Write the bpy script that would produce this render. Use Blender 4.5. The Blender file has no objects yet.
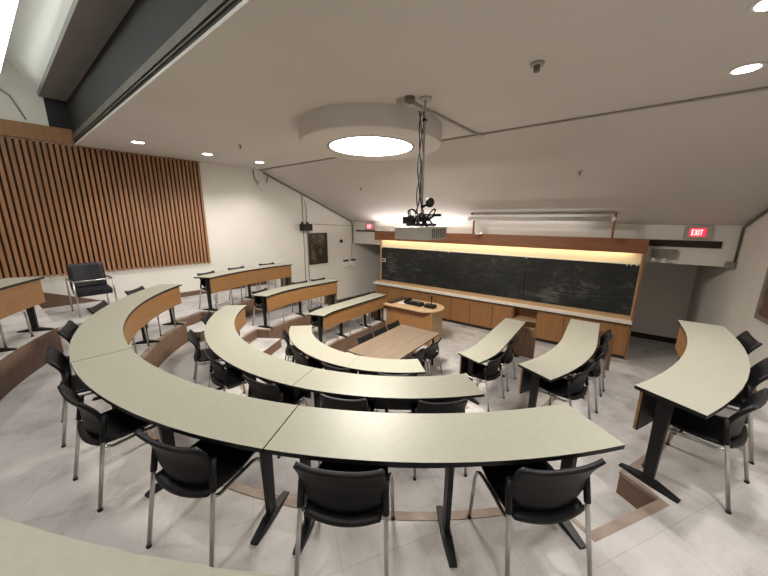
import bpy, bmesh, math, random
from mathutils import Vector, Matrix
random.seed(7)
PI = math.pi
rad = math.radians
SC = bpy.context.scene
COL = SC.collection

# ------------------------------------------------------------------ materials
def new_mat(name):
    m = bpy.data.materials.new(name); m.use_nodes = True
    nt = m.node_tree; b = nt.nodes['Principled BSDF']
    return m, nt, b
def node(nt, t, **kw):
    n = nt.nodes.new(t)
    for k, v in kw.items():
        if k in n.inputs: n.inputs[k].default_value = v
        else: setattr(n, k, v)
    return n
def ramp(nt, stops):
    r = nt.nodes.new('ShaderNodeValToRGB'); e = r.color_ramp.elements
    while len(e) < len(stops): e.new(.5)
    for i, (p, c) in enumerate(stops):
        e[i].position = p; e[i].color = (*c, 1)
    return r
def coords(nt, scale=(1, 1, 1), rot=(0, 0, 0), kind='Object'):
    tc = node(nt, 'ShaderNodeTexCoord'); mp = node(nt, 'ShaderNodeMapping')
    mp.inputs['Scale'].default_value = scale; mp.inputs['Rotation'].default_value = rot
    nt.links.new(tc.outputs[kind], mp.inputs[0]); return mp.outputs[0]
def noise_mat(name, c0, c1, scale=4, rough=.6, stretch=(1, 1, 1), detail=4, bump=0, metallic=0, lo=.3, hi=.7, spec=.5):
    m, nt, b = new_mat(name)
    v = coords(nt, stretch)
    n = node(nt, 'ShaderNodeTexNoise', Scale=scale, Detail=detail)
    nt.links.new(v, n.inputs['Vector'])
    r = ramp(nt, [(lo, c0), (hi, c1)])
    nt.links.new(n.outputs[0], r.inputs[0]); nt.links.new(r.outputs[0], b.inputs['Base Color'])
    b.inputs['Roughness'].default_value = rough; b.inputs['Metallic'].default_value = metallic
    b.inputs['Specular IOR Level'].default_value = spec
    if bump:
        bp = node(nt, 'ShaderNodeBump', Strength=bump, Distance=.01)
        nt.links.new(n.outputs[0], bp.inputs['Height']); nt.links.new(bp.outputs[0], b.inputs['Normal'])
    return m
def emit_mat(name, col, strength):
    m, nt, b = new_mat(name)
    b.inputs['Base Color'].default_value = (*col, 1)
    b.inputs['Emission Color'].default_value = (*col, 1); b.inputs['Emission Strength'].default_value = strength
    return m

M = {}
def floor_mat():
    m, nt, b = new_mat('carpet_tiles')
    v = coords(nt, (1, 1, 1), (0, 0, rad(33)))
    br = node(nt, 'ShaderNodeTexBrick', offset=0.0, Scale=1.0)
    br.inputs['Brick Width'].default_value = .5; br.inputs['Row Height'].default_value = .5
    br.inputs['Mortar Size'].default_value = .004; br.inputs['Mortar Smooth'].default_value = .3
    br.inputs['Color1'].default_value = (.545, .525, .515, 1); br.inputs['Color2'].default_value = (.59, .57, .56, 1)
    br.inputs['Mortar'].default_value = (.49, .47, .455, 1)
    nt.links.new(v, br.inputs['Vector'])
    n = node(nt, 'ShaderNodeTexNoise', Scale=2.6, Detail=7, Roughness=.6); nt.links.new(v, n.inputs['Vector'])
    r = ramp(nt, [(.34, (.56, .54, .52)), (.47, (.84, .83, .82)), (.60, (1.0, 1.0, 1.0))]); nt.links.new(n.outputs[0], r.inputs[0])  # carpet mottling; the grey blotches also put soft shadow patches into the colour
    mx = node(nt, 'ShaderNodeMix', data_type='RGBA', blend_type='MULTIPLY'); mx.inputs[0].default_value = .8
    nt.links.new(br.outputs[0], mx.inputs[6]); nt.links.new(r.outputs[0], mx.inputs[7])
    n2 = node(nt, 'ShaderNodeTexNoise', Scale=160., Detail=2); nt.links.new(v, n2.inputs['Vector'])
    mx2 = node(nt, 'ShaderNodeMix', data_type='RGBA', blend_type='MULTIPLY'); mx2.inputs[0].default_value = .35
    nt.links.new(mx.outputs[2], mx2.inputs[6]); nt.links.new(n2.outputs[0], mx2.inputs[7])
    nt.links.new(mx2.outputs[2], b.inputs['Base Color'])
    b.inputs['Roughness'].default_value = .75; b.inputs['Specular IOR Level'].default_value = .25
    bp = node(nt, 'ShaderNodeBump', Strength=.15, Distance=.005)
    nt.links.new(n2.outputs[0], bp.inputs['Height']); nt.links.new(bp.outputs[0], b.inputs['Normal'])
    return m
M['floor'] = floor_mat()
M['riser'] = noise_mat('brown_riser', (.125, .07, .045), (.165, .095, .062), 6, .6)
M['nosing'] = noise_mat('worn_nosing', (.17, .115, .085), (.30, .24, .20), 5, .7)
M['wall'] = noise_mat('wall_paint', (.66, .635, .59), (.71, .685, .64), 1.2, .6, bump=.02)
M['ceiling'] = noise_mat('ceiling_paint', (.58, .54, .505), (.62, .58, .545), .7, .8)
M['white'] = noise_mat('white_paint', (.72, .72, .69), (.78, .78, .75), 2, .6)
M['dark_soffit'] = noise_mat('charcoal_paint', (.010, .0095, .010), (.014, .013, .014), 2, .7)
M['grey_soffit'] = noise_mat('grey_paint', (.21, .195, .19), (.24, .225, .22), 2, .7)
def wood(name, c0, c1, axis='x', scale=5, rough=.45):
    s = {'x': (.4, 8, 8), 'y': (8, .4, 8), 'z': (8, 8, .4)}[axis]
    return noise_mat(name, c0, c1, scale, rough, s, 5, lo=.25, hi=.75)
M['oak'] = wood('oak_panel', (.215, .105, .038), (.295, .152, .058), 'x', 3)
M['oak_z'] = wood('oak_door', (.23, .108, .040), (.31, .152, .057), 'z', 3)
M['oak_light'] = wood('pale_oak', (.43, .29, .165), (.53, .37, .22), 'x', 3)
M['slat'] = wood('red_oak_slat', (.23, .105, .045), (.36, .17, .078), 'z', 2.5)
M['slat_back'] = noise_mat('dark_backing', (.015, .010, .008), (.03, .018, .013), 5, .8)
M['valance'] = wood('valance_wood', (.20, .075, .030), (.27, .105, .042), 'x', 3)
M['screen_wood'] = wood('guard_wood', (.13, .075, .040), (.20, .118, .065), 'z', 3)
M['table_wood'] = wood('table_veneer', (.12, .088, .062), (.215, .160, .115), 'y', 2.6, .4)
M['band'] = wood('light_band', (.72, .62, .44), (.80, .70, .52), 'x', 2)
M['tray'] = noise_mat('tray_laminate', (.70, .61, .54), (.77, .68, .61), 4, .5)
def laminate():
    m, nt, b = new_mat('desk_laminate')
    v = coords(nt)
    n = node(nt, 'ShaderNodeTexNoise', Scale=35, Detail=2); nt.links.new(v, n.inputs['Vector'])
    r = ramp(nt, [(.3, (.285, .280, .228)), (.7, (.305, .300, .245))])
    nt.links.new(n.outputs[0], r.inputs[0]); nt.links.new(r.outputs[0], b.inputs['Base Color'])
    b.inputs['Roughness'].default_value = .42; b.inputs['Specular IOR Level'].default_value = .4
    return m
M['lam'] = laminate()
M['edge'] = noise_mat('black_edge', (.006, .006, .007), (.010, .010, .011), 20, .5, spec=.3)
M['black_metal'] = noise_mat('black_metal', (.007, .007, .0085), (.012, .012, .014), 20, .45, spec=.3)
M['chair'] = noise_mat('black_plastic', (.0055, .0055, .0065), (.009, .009, .0105), 60, .5, spec=.28)
M['leather'] = noise_mat('black_upholstery', (.008, .008, .011), (.016, .016, .021), 30, .45, spec=.35)
M['chrome'] = noise_mat('chrome', (.50, .49, .47), (.62, .61, .59), 10, .28, metallic=1)
M['grey_plastic'] = noise_mat('grey_plastic', (.42, .41, .38), (.48, .47, .44), 10, .5)
M['vent'] = noise_mat('vent_grey', (.06, .06, .06), (.10, .10, .10), 30, .5)
M['conduit'] = noise_mat('conduit_paint', (.33, .30, .26), (.40, .36, .32), 5, .6)
M['conduit_dark'] = noise_mat('dark_conduit', (.10, .085, .07), (.14, .12, .10), 5, .6)
M['frame'] = wood('picture_frame', (.035, .016, .009), (.06, .028, .015), 'z', 6)
M['pewter'] = noise_mat('grey_frame', (.16, .14, .125), (.24, .215, .19), 6, .5)
M['mat_board'] = noise_mat('mat_board', (.10, .055, .04), (.16, .09, .06), 4, .6)
def board_mat():
    m, nt, b = new_mat('slate_board')
    v = coords(nt, (1.0, 1, 1.2))
    n = node(nt, 'ShaderNodeTexNoise', Scale=.85, Detail=6, Roughness=.62); nt.links.new(v, n.inputs['Vector'])
    v2 = coords(nt, (1.6, 1, 5), (0, rad(35), 0))
    n2 = node(nt, 'ShaderNodeTexNoise', Scale=2.2, Detail=8, Roughness=.68, Distortion=1.2); nt.links.new(v2, n2.inputs['Vector'])
    mu = node(nt, 'ShaderNodeMath', operation='MULTIPLY'); nt.links.new(n.outputs[0], mu.inputs[0]); nt.links.new(n2.outputs[0], mu.inputs[1])
    r = ramp(nt, [(.18, (.010, .0115, .011)), (.29, (.022, .025, .024)), (.45, (.12, .125, .12))])
    nt.links.new(mu.outputs[0], r.inputs[0]); nt.links.new(r.outputs[0], b.inputs['Base Color'])
    b.inputs['Roughness'].default_value = .55; b.inputs['Specular IOR Level'].default_value = .3
    return m
M['board'] = board_mat()
def painting_mat():
    m, nt, b = new_mat('old_canvas')
    v = coords(nt, (1, 1, 1), kind='Generated')
    n = node(nt, 'ShaderNodeTexNoise', Scale=3.2, Detail=5); nt.links.new(v, n.inputs['Vector'])
    r = ramp(nt, [(.35, (.010, .010, .010)), (.52, (.035, .032, .025)), (.68, (.16, .125, .07))])
    nt.links.new(n.outputs[0], r.inputs[0]); nt.links.new(r.outputs[0], b.inputs['Base Color'])
    b.inputs['Roughness'].default_value = .35
    return m
M['canvas'] = painting_mat()
M['red_sign'] = emit_mat('exit_red', (1.0, .50, .50), 1.0)
M['sign_white'] = noise_mat('sign_housing', (.42, .36, .32), (.46, .40, .36), 5, .6)
M['exit_face'] = emit_mat('exit_face', (.85, .03, .07), .85)
M['lamp_disc'] = emit_mat('lamp_diffuser', (1.0, .95, .84), 14.)
M['downlight'] = emit_mat('downlight_lens', (1.0, .92, .82), 18.)
M['tube'] = emit_mat('fluorescent_tube', (.93, 1.0, .95), 5.)
M['warm_tube'] = emit_mat('warm_tube', (1.0, .80, .48), 4.)
M['paper'] = noise_mat('paper', (.62, .60, .57), (.68, .66, .63), 8, .7)
M['cable'] = noise_mat('cable_black', (.012, .012, .014), (.02, .02, .02), 10, .5)
M['cable_purple'] = noise_mat('cable_violet', (.09, .07, .11), (.13, .10, .15), 10, .5)

# ------------------------------------------------------------------ mesh helpers
class MB:
    def __init__(s): s.v = []; s.f = []; s.m = []; s.sm = []
    def add(s, vs, fs, mi=0, smooth=False):
        o = len(s.v); s.v += [tuple(p) for p in vs]
        for f in fs: s.f.append([i + o for i in f]); s.m.append(mi); s.sm.append(smooth)
        return s
    def box(s, c, d, mi=0, mat=None):
        x, y, z = d[0] / 2, d[1] / 2, d[2] / 2
        P = [Vector((a * x, b * y, e * z)) for a in (-1, 1) for b in (-1, 1) for e in (-1, 1)]
        if mat: P = [mat @ p for p in P]
        P = [p + Vector(c) for p in P]
        return s.add(P, [(0, 1, 3, 2), (4, 6, 7, 5), (0, 4, 5, 1), (2, 3, 7, 6), (0, 2, 6, 4), (1, 5, 7, 3)], mi)
    def b2(s, x0, x1, y0, y1, z0, z1, mi=0):
        return s.box(((x0 + x1) / 2, (y0 + y1) / 2, (z0 + z1) / 2), (abs(x1 - x0), abs(y1 - y0), abs(z1 - z0)), mi)
    def tube(s, pts, r, n=10, mi=0, caps=True, r2=None):
        pts = [Vector(p) for p in pts]; rings = []; prev = None
        for i, p in enumerate(pts):
            t = (pts[min(i + 1, len(pts) - 1)] - pts[max(i - 1, 0)]).normalized()
            if prev is None:
                a = t.orthogonal().normalized()
            else:
                a = (prev - t * prev.dot(t)).normalized()
            prev = a; b = t.cross(a)
            rr = r if r2 is None else r + (r2 - r) * i / max(1, len(pts) - 1)
            rings.append([p + (a * math.cos(2 * PI * k / n) + b * math.sin(2 * PI * k / n)) * rr for k in range(n)])
        V = [q for R in rings for q in R]; F = []
        for i in range(len(rings) - 1):
            for k in range(n):
                F.append((i * n + k, i * n + (k + 1) % n, (i + 1) * n + (k + 1) % n, (i + 1) * n + k))
        o = len(s.v); s.add(V, F, mi, True)
        if caps:
            s.f.append([o + k for k in range(n)][::-1]); s.m.append(mi); s.sm.append(False)
            e = o + (len(rings) - 1) * n
            s.f.append([e + k for k in range(n)]); s.m.append(mi); s.sm.append(False)
        return s
    def cyl(s, c, r, z0, z1, n=32, mi=0, r1=None):
        r1 = r if r1 is None else r1
        V = [(c[0] + r * math.cos(2 * PI * k / n), c[1] + r * math.sin(2 * PI * k / n), z0) for k in range(n)]
        V += [(c[0] + r1 * math.cos(2 * PI * k / n), c[1] + r1 * math.sin(2 * PI * k / n), z1) for k in range(n)]
        o = len(s.v)
        s.add(V, [(k, (k + 1) % n, n + (k + 1) % n, n + k) for k in range(n)], mi, True)
        s.f.append([o + k for k in range(n)][::-1]); s.m.append(mi); s.sm.append(False)
        s.f.append([o + n + k for k in range(n)]); s.m.append(mi); s.sm.append(False)
        return s
    def sphere(s, c, r, mi=0, n=12, m=8, sc=(1, 1, 1)):
        V = []; F = []
        for j in range(m + 1):
            t = PI * j / m
            for k in range(n):
                V.append((c[0] + sc[0] * r * math.sin(t) * math.cos(2 * PI * k / n), c[1] + sc[1] * r * math.sin(t) * math.sin(2 * PI * k / n), c[2] + sc[2] * r * math.cos(t)))
        for j in range(m):
            for k in range(n): F.append((j * n + k, (j + 1) * n + k, (j + 1) * n + (k + 1) % n, j * n + (k + 1) % n))
        return s.add(V, F, mi, True)
    def prism(s, poly, z0, z1, mi_top=0, mi_side=0, mi_bot=None):
        n = len(poly); o = len(s.v)
        s.v += [(p[0], p[1], z0) for p in poly] + [(p[0], p[1], z1) for p in poly]
        for k in range(n):
            s.f.append([o + k, o + (k + 1) % n, o + n + (k + 1) % n, o + n + k]); s.m.append(mi_side); s.sm.append(False)
        s.f.append([o + n + k for k in range(n)]); s.m.append(mi_top); s.sm.append(False)
        s.f.append([o + k for k in range(n)][::-1]); s.m.append(mi_side if mi_bot is None else mi_bot); s.sm.append(False)
        return s
    def sheet(s, grid, th, mi=0):
        """thick smooth sheet from a grid of points (rows of columns); th = thickness along the surface normal"""
        R, Cn = len(grid), len(grid[0]); G = [[Vector(p) for p in r] for r in grid]
        N = []
        for i in range(R):
            row = []
            for j in range(Cn):
                du = G[i][min(j + 1, Cn - 1)] - G[i][max(j - 1, 0)]; dv = G[min(i + 1, R - 1)][j] - G[max(i - 1, 0)][j]
                row.append(du.cross(dv).normalized())
            N.append(row)
        top = [G[i][j] + N[i][j] * th / 2 for i in range(R) for j in range(Cn)]
        bot = [G[i][j] - N[i][j] * th / 2 for i in range(R) for j in range(Cn)]
        K = R * Cn; F = []
        for i in range(R - 1):
            for j in range(Cn - 1):
                a, b, c, d = i * Cn + j, i * Cn + j + 1, (i + 1) * Cn + j + 1, (i + 1) * Cn + j
                F.append((a, b, c, d)); F.append((K + d, K + c, K + b, K + a))
        ring = [j for j in range(Cn)] + [i * Cn + Cn - 1 for i in range(1, R)] + [(R - 1) * Cn + j for j in range(Cn - 2, -1, -1)] + [i * Cn for i in range(R - 2, 0, -1)]
        for k in range(len(ring)):
            a, b = ring[k], ring[(k + 1) % len(ring)]
            F.append((b, a, K + a, K + b))
        return s.add(top + bot, F, mi, True)
    def build(s, name, mats, parent=None, bevel=0, loc=None):
        if not isinstance(mats, (list, tuple)): mats = [mats]
        me = bpy.data.meshes.new(name); me.from_pydata(s.v, [], s.f); me.update()
        for m in mats: me.materials.append(m)
        for p, mi, sm in zip(me.polygons, s.m, s.sm): p.material_index = mi; p.use_smooth = sm
        bm = bmesh.new(); bm.from_mesh(me)
        bmesh.ops.recalc_face_normals(bm, faces=bm.faces[:])
        bm.to_mesh(me); bm.free()
        o = bpy.data.objects.new(name, me); COL.objects.link(o)
        if loc: o.location = loc
        if parent: o.parent = parent
        if bevel:
            b = o.modifiers.new('bevel', 'BEVEL'); b.width = bevel; b.segments = 2; b.limit_method = 'ANGLE'; b.angle_limit = rad(40)
        return o

def tag(o, label, cat, group=None, kind=None):
    o['label'] = label; o['category'] = cat
    if group: o['group'] = group
    if kind: o['kind'] = kind
    return o
def thing(name, label, cat, loc=(0, 0, 0), rz=0, group=None):
    o = bpy.data.objects.new(name, None); COL.objects.link(o)
    o.empty_display_size = .1
    o.location = loc; o.rotation_euler = (0, 0, rz)
    return tag(o, label, cat, group)
def struct(o, label=None, cat=None):
    o['kind'] = 'structure'
    if label: o['label'] = label
    if cat: o['category'] = cat
    return o
def copy_tree(o, parent=None):
    c = o.copy(); COL.objects.link(c); c.parent = parent
    if o.get('_kids') is None: pass
    for ch in list(o.children): copy_tree(ch, c)
    return c

# ------------------------------------------------------------------ camera
CAMP = Vector((3.246, -4.807, 3.155)); FPX = 303.0
def camera():
    p, r, y = .218, .007, -.635
    cp, sp, cy, sy = math.cos(p), math.sin(p), math.cos(y), math.sin(y)
    fwd = Vector((sy * cp, cy * cp, -sp)); right = Vector((cy, -sy, 0)); up = right.cross(fwd)
    r2 = right * math.cos(r) + up * math.sin(r); u2 = up * math.cos(r) - right * math.sin(r)
    cd = bpy.data.cameras.new('camera'); cd.sensor_fit = 'HORIZONTAL'; cd.sensor_width = 36; cd.lens = FPX / 768 * 36
    cd.clip_start = .02
    o = bpy.data.objects.new('camera', cd); COL.objects.link(o)
    mt = Matrix((r2, u2, -fwd)).transposed().to_4x4(); mt.translation = CAMP
    o.matrix_world = mt; SC.camera = o
camera()

# ------------------------------------------------------------------ plan: desk paths (inner edge, outward normal)
STEP = .40; TOPH = .756; W = .403
RI = {1: 1.64, 2: 2.88, 3: 4.08, 4: 5.28}
ZF = {k: STEP * k for k in range(0, 5)}
def arc(r, a0, a1, n=None):
    n = n or max(4, int(abs(a1 - a0) / 2.5))
    out = []
    for i in range(n + 1):
        a = rad(a0 + (a1 - a0) * i / n); out.append((r * math.cos(a), r * math.sin(a), math.cos(a), math.sin(a)))
    return out
def wing_r(r, a0, yend):
    p = arc(r, a0, 0, 10)
    for i in range(1, 7): p.append((r, yend * i / 6, 1., 0.))
    return p
WR = {1: wing_r(1.68, -20.3, 1.70), 2: wing_r(2.89, -26.6, 1.03), 3: wing_r(4.07, -29.5, .36)}
def wing_l(k, near, far):
    # mirror of the right wing, moved so that its two inner corners stand where the photo shows them
    src = [(-x, y, -nx, ny) for x, y, nx, ny in WR[k]]
    a0 = complex(src[0][0], src[0][1]); a1 = complex(src[-1][0], src[-1][1])
    b0 = complex(*near); b1 = complex(*far)
    s = (b1 - b0) / (a1 - a0); out = []; u = s / abs(s)
    for x, y, nx, ny in src:
        q = b0 + s * (complex(x, y) - a0); m = u * complex(nx, ny); out.append((q.real, q.imag, m.real, m.imag))
    return out
WL = {1: wing_l(1, (-1.469, -.569), (-1.542, 1.80)), 2: wing_l(2, (-2.514, -1.22), (-2.579, .995)), 3: wing_l(3, (-3.446, -1.924), (-3.804, .44))}
CA = {1: (-137.2, -44.2), 2: (-140, -40.9), 3: (-141.2, -39.4), 4: (-126, -50)}

def off(pt, d): return (pt[0] + pt[2] * d, pt[1] + pt[3] * d)

# room outline
def wxl(y): return -5.42 + (y + 1.57) * (.67 / 6.57)      # left wall face
def wxr(y): return 5.295 + .1 * (4.1 - y)                   # right wall face
YB = -7.4
# ------------------------------------------------------------------ setting
def quad_wall(name, p0, p1, z0, z1, th, mat, side=1):
    d = Vector((p1[0] - p0[0], p1[1] - p0[1])).normalized(); n = Vector((-d.y, d.x)) * th * side
    poly = [p0, p1, (p1[0] + n.x, p1[1] + n.y), (p0[0] + n.x, p0[1] + n.y)]
    return struct(MB().prism(poly, z0, z1).build(name, mat))

struct(MB().b2(-7, 7.2, YB - .2, 6.3, -.12, 0).build('floor', M['floor']))
quad_wall('wall_left', (wxl(6.0), 6.0), (wxl(YB), YB), 0, 6.6, .15, M['wall'], -1)
quad_wall('wall_right', (wxr(6.0), 6.0), (wxr(YB), YB), 0, 6.6, .15, M['wall'], 1)
quad_wall('wall_back', (-7, YB), (7.2, YB), 0, 6.6, .15, M['wall'], -1)
# front: header across the room with two alcoves, alcove back wall
hd = MB(); hd.b2(wxl(4.15), wxr(4.15), 4.1, 4.24, 2.30, 3.3); struct(hd.build('wall_front', M['wall']))
quad_wall('wall_alcove', (wxl(5.95) - .1, 5.95), (wxr(5.95) + .1, 5.95), 0, 3.2, .15, M['wall'], 1)
al = MB(); al.b2(wxl(5) - .2, wxr(5) + .2, 4.24, 5.95, 2.30, 2.42); struct(al.build('ceiling_alcove', M['ceiling']))
bw = MB(); bw.b2(-3.46, 3.87, 4.26, 4.40, 0, 2.30); struct(bw.build('wall_board', M['wall']))

ZC = 4.58
YF = .55; YA = -3.245
SKEW = -.028
def skew(mb):
    mb.v = [(x, y + SKEW * (x + 5.5), z) if y < -2.5 else (x, y, z) for x, y, z in mb.v]; return mb
cl = MB()
cl.b2(-6.4, 6.6, YA, YF, ZC, ZC + .03); struct(skew(cl).build('ceiling', M['ceiling']))
sl = MB()
P = [(-6.4, YF, ZC), (6.6, YF, ZC), (6.6, 4.12, 3.105), (-6.4, 4.12, 3.105)]
sl.add(P + [(a, b, c + .12) for a, b, c in P], [(0, 1, 2, 3), (7, 6, 5, 4), (0, 4, 5, 1), (1, 5, 6, 2), (2, 6, 7, 3), (3, 7, 4, 0)])
struct(sl.build('ceiling_slope', M['ceiling']))
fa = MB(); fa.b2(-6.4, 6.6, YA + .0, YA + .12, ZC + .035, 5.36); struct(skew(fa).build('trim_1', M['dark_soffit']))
lip = MB(); lip.b2(-5.6, 6.0, YA - .012, YA - .001, ZC + .065, ZC + .077); lip.b2(-5.6, 6.0, YA - .012, YA - .001, ZC + .105, ZC + .195)
struct(skew(lip).build('trim_2', M['conduit_dark']))
so = MB(); so.b2(-6.4, 6.6, YA - .36, YA + .1, 5.36, 5.44); struct(skew(so).build('trim_3', M['grey_soffit']))
ww = MB(); pp = [(-6.4, YA - .345, 5.44), (6.6, YA - .345, 5.44), (6.6, YA - .80, 6.12), (-6.4, YA - .80, 6.12)]; ww.add(pp + [(a, b + .08, c) for a, b, c in pp], [(0, 1, 2, 3), (7, 6, 5, 4), (0, 4, 5, 1), (1, 5, 6, 2), (2, 6, 7, 3), (3, 7, 4, 0)]); struct(skew(ww).build('wall_clerestory', M['white']))
cu = MB(); cu.b2(-6.4, 6.6, YB, -3.7, 6.1, 6.25); struct(cu.build('ceiling_upper', M['white']))

def on_left(y, d=0, z=0):  # point d in front of the left wall face
    k = .67 / 6.57; n = Vector((1, -k)).normalized()
    return Vector((wxl(y) + n.x * d, y + n.y * d, z))
ANG_L = math.atan2(6.57, .67)      # direction of the left wall towards the board
def left_box(mb, y0, y1, z0, z1, d0, d1, mi=0):
    a, b, c, e = on_left(y0, d0), on_left(y1, d0), on_left(y1, d1), on_left(y0, d1)
    return mb.prism([(a.x, a.y), (b.x, b.y), (c.x, c.y), (e.x, e.y)], z0, z1, mi, mi)
w = MB(); left_box(w, -7.2, -3.19, 4.59, 4.86, .0, .05); struct(w.build('trim_4', M['oak_z']))
w = MB(); left_box(w, -3.54, -3.10, 4.86, 5.36, .0, .03); struct(w.build('trim_5', M['dark_soffit']))  # dark patch on the wall face between wood trim and soffit

# ---- tiers
def tier_boundary(k):
    d = .02
    L = [off(p, d) for p in WL[k]][::-1]; Cc = [off(p, d) for p in arc(RI[k], *CA[k])]; R = [off(p, d) for p in WR[k]]
    def notch(a, b):     # a, b end points; step notch cut outwards between them
        m = Vector(((a[0] + b[0]) / 2, (a[1] + b[1]) / 2)).normalized() * .27
        return [(a[0] + m.x, a[1] + m.y), (b[0] + m.x, b[1] + m.y)]
    nl = notch(L[-1], Cc[0]); nr = notch(Cc[-1], R[0])
    return L + nl + Cc + nr + R, (L[-1], Cc[0], nl), (Cc[-1], R[0], nr)
YEND = {1: (1.80, 1.75), 2: (1.03, 1.05), 3: (.48, .40)}
TB = {}
for k in (1, 2, 3):
    path, nl, nr = tier_boundary(k); TB[k] = (path, nl, nr)
    yl, yr = YEND[k]
    path = [(path[0][0], yl)] + path + [(path[-1][0], yr)]
    poly = path + [(wxr(yr) + .05, yr), (wxr(YB) + .05, YB), (wxl(YB) - .05, YB), (wxl(yl) - .05, yl)]
    t = MB().prism(poly[::-1], STEP * (k - 1) + (0.001 if k == 1 else 0), STEP * k, 0, 1)
    struct(t.build('floor_%d' % k, [M['floor'], M['riser']]))
    # worn nosing strip along the edge
    nz = MB(); n = len(path); vs = []; fs = []
    for i, p in enumerate(path):
        a = Vector(path[max(i - 1, 0)]); b = Vector(path[min(i + 1, n - 1)]); t_ = (b - a)
        if t_.length < 1e-6: t_ = Vector((0, 1))
        t_.normalize(); o_ = Vector((t_.y, -t_.x))
        q = Vector(p); vs += [(q.x - o_.x * .006, q.y - o_.y * .006, STEP * k + .004), (q.x + o_.x * .055, q.y + o_.y * .055, STEP * k + .004)]
    for i in range(n - 1): fs.append((2 * i, 2 * i + 1, 2 * i + 3, 2 * i + 2))
    K = len(vs); vs = vs + [(x, y, z - .03) for x, y, z in vs]
    fs2 = []
    for i in range(n - 1):
        a, b, c, e = fs[i]
        fs2 += [(a, b, c, e), (a + K, e + K, c + K, b + K), (a, e, e + K, a + K), (b, b + K, c + K, c)]
    nz.add(vs, fs2); struct(nz.build('trim_%d' % (10 + k), M['nosing']))
    # step treads in the two aisles
    for j, (a, b, nn) in enumerate((nl, nr)):
        m = Vector(((a[0] + b[0]) / 2, (a[1] + b[1]) / 2)).normalized() * -.26
        st = MB().prism([(a[0] + m.x, a[1] + m.y), (b[0] + m.x, b[1] + m.y), nn[1], nn[0]], STEP * (k - 1), STEP * k - .2, 0, 1)
        struct(st.build('floor_step_%d' % (k * 2 + j), [M['floor'], M['riser']]))
p4 = [off(p, 0.0) for p in arc(RI[4] - .02, -126, -50)]
poly = p4 + [(wxr(-4.3) + .05, -4.3), (wxr(YB) + .05, YB), (wxl(YB) - .05, YB), (wxl(-4.25) - .05, -4.25)]
struct(MB().prism(poly, 1.2, 1.6, 0, 1).build('floor_4', [M['floor'], M['riser']]))
struct(MB().b2(wxl(-3.8) - .05, -3.9, -4.27, -3.22, 1.2, 1.4).build('floor_landing', [M['floor']]))
struct(MB().b2(2.95, wxr(1.7) + .05, 1.05, 2.47, 0, .4).build('floor_exit_step', [M['floor']]))
# baseboards
bb = MB()
left_box(bb, -3.2, .48, 1.2, 1.32, 0, .02); left_box(bb, .48, 1.03, .8, .92, 0, .02); left_box(bb, 1.03, 1.8, .4, .52, 0, .02); left_box(bb, 1.8, 5.9, 0, .16, 0, .02)
a, b, c, e = on_left(-4.25, .02, 1.62), on_left(-3.3, .02, 1.2), on_left(-3.3, .02, 1.04), on_left(-4.25, .02, 1.30)
a2, b2_, c2, e2 = on_left(-4.25, 0, 1.70), on_left(-3.2, 0, 1.2), on_left(-3.2, 0, 1.2), on_left(-4.25, 0, 1.4)
f0 = [on_left(-4.25, 0.025, 1.78), on_left(-3.25, .025, 1.36), on_left(-3.25, .025, 1.2), on_left(-3.3, .025, 1.4), on_left(-4.25, .025, 1.4)]
f1 = [on_left(p.y, 0.0, p.z) for p in f0]
bb.add(f0 + f1, [(0, 1, 2, 3, 4), (9, 8, 7, 6, 5), (0, 5, 6, 1), (1, 6, 7, 2), (2, 7, 8, 3), (3, 8, 9, 4), (4, 9, 5, 0)])
struct(bb.build('baseboard_left', M['riser']))
bb = MB(); bb.b2(3.6, 5.12, 5.92, 5.95, 0, .14); struct(bb.build('baseboard_alcove', M['slat_back']))
bb = MB()
for y0, y1, z in ((-4.3, .4, 1.2), (.4, 1.05, .8), (1.05, 2.47, .4), (2.47, 5.9, 0)):
    bb.prism([(wxr(y0), y0), (wxr(y1), y1), (wxr(y1) - .02, y1), (wxr(y0) - .02, y0)], z, z + .12)
struct(bb.build('baseboard_right', M['riser']))

# ------------------------------------------------------------------ slatted wall panel
sp = thing('slat_panel', 'large reddish wood slatted acoustic panel on the left wall', 'wall panel', on_left(-1.05, 0, 2.03))
lo = Vector(sp.location)
def rel_left(mb, y0, y1, z0, z1, d0, d1):
    pts = [on_left(y0, d0), on_left(y1, d0), on_left(y1, d1), on_left(y0, d1)]
    return mb.prism([(p.x - lo.x, p.y - lo.y) for p in pts], z0 - lo.z, z1 - lo.z)
rel_left(MB(), -6.9, -1.06, 2.06, 4.56, .002, .015).build('backing_board', M['slat_back'], sp)
s_ = MB(); y = -1.05
while y > -6.9:
    rel_left(s_, y - .050, y, 2.03, 4.575, .016, .06); y -= .0835
s_.build('slats', M['slat'], sp)

# ------------------------------------------------------------------ desks
def sweep(path, d0, d1, z0, z1, mi_top=0, mi_side=0, mb=None):
    mb = mb or MB()
    poly = [off(p, d0) for p in path] + [off(p, d1) for p in path[::-1]]
    n = len(path); o = len(mb.v)
    V = []
    for z in (z0, z1):
        V += [(*off(p, d0), z) for p in path] + [(*off(p, d1), z) for p in path]
    mb.v += V
    A = lambda i: o + i; B = lambda i: o + n + i; A1 = lambda i: o + 2 * n + i; B1 = lambda i: o + 3 * n + i
    for i in range(n - 1):
        for f, mi in (((A(i), B(i), B(i + 1), A(i + 1)), mi_side), ((A1(i), A1(i + 1), B1(i + 1), B1(i)), mi_top),
                      ((A(i), A(i + 1), A1(i + 1), A1(i)), mi_side), ((B(i), B1(i), B1(i + 1), B(i + 1)), mi_side)):
            mb.f.append(list(f)); mb.m.append(mi); mb.sm.append(False)
    for i in (0, n - 1):
        mb.f.append([A(i), B(i), B1(i), A1(i)]); mb.m.append(mi_side); mb.sm.append(False)
    return mb
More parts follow.
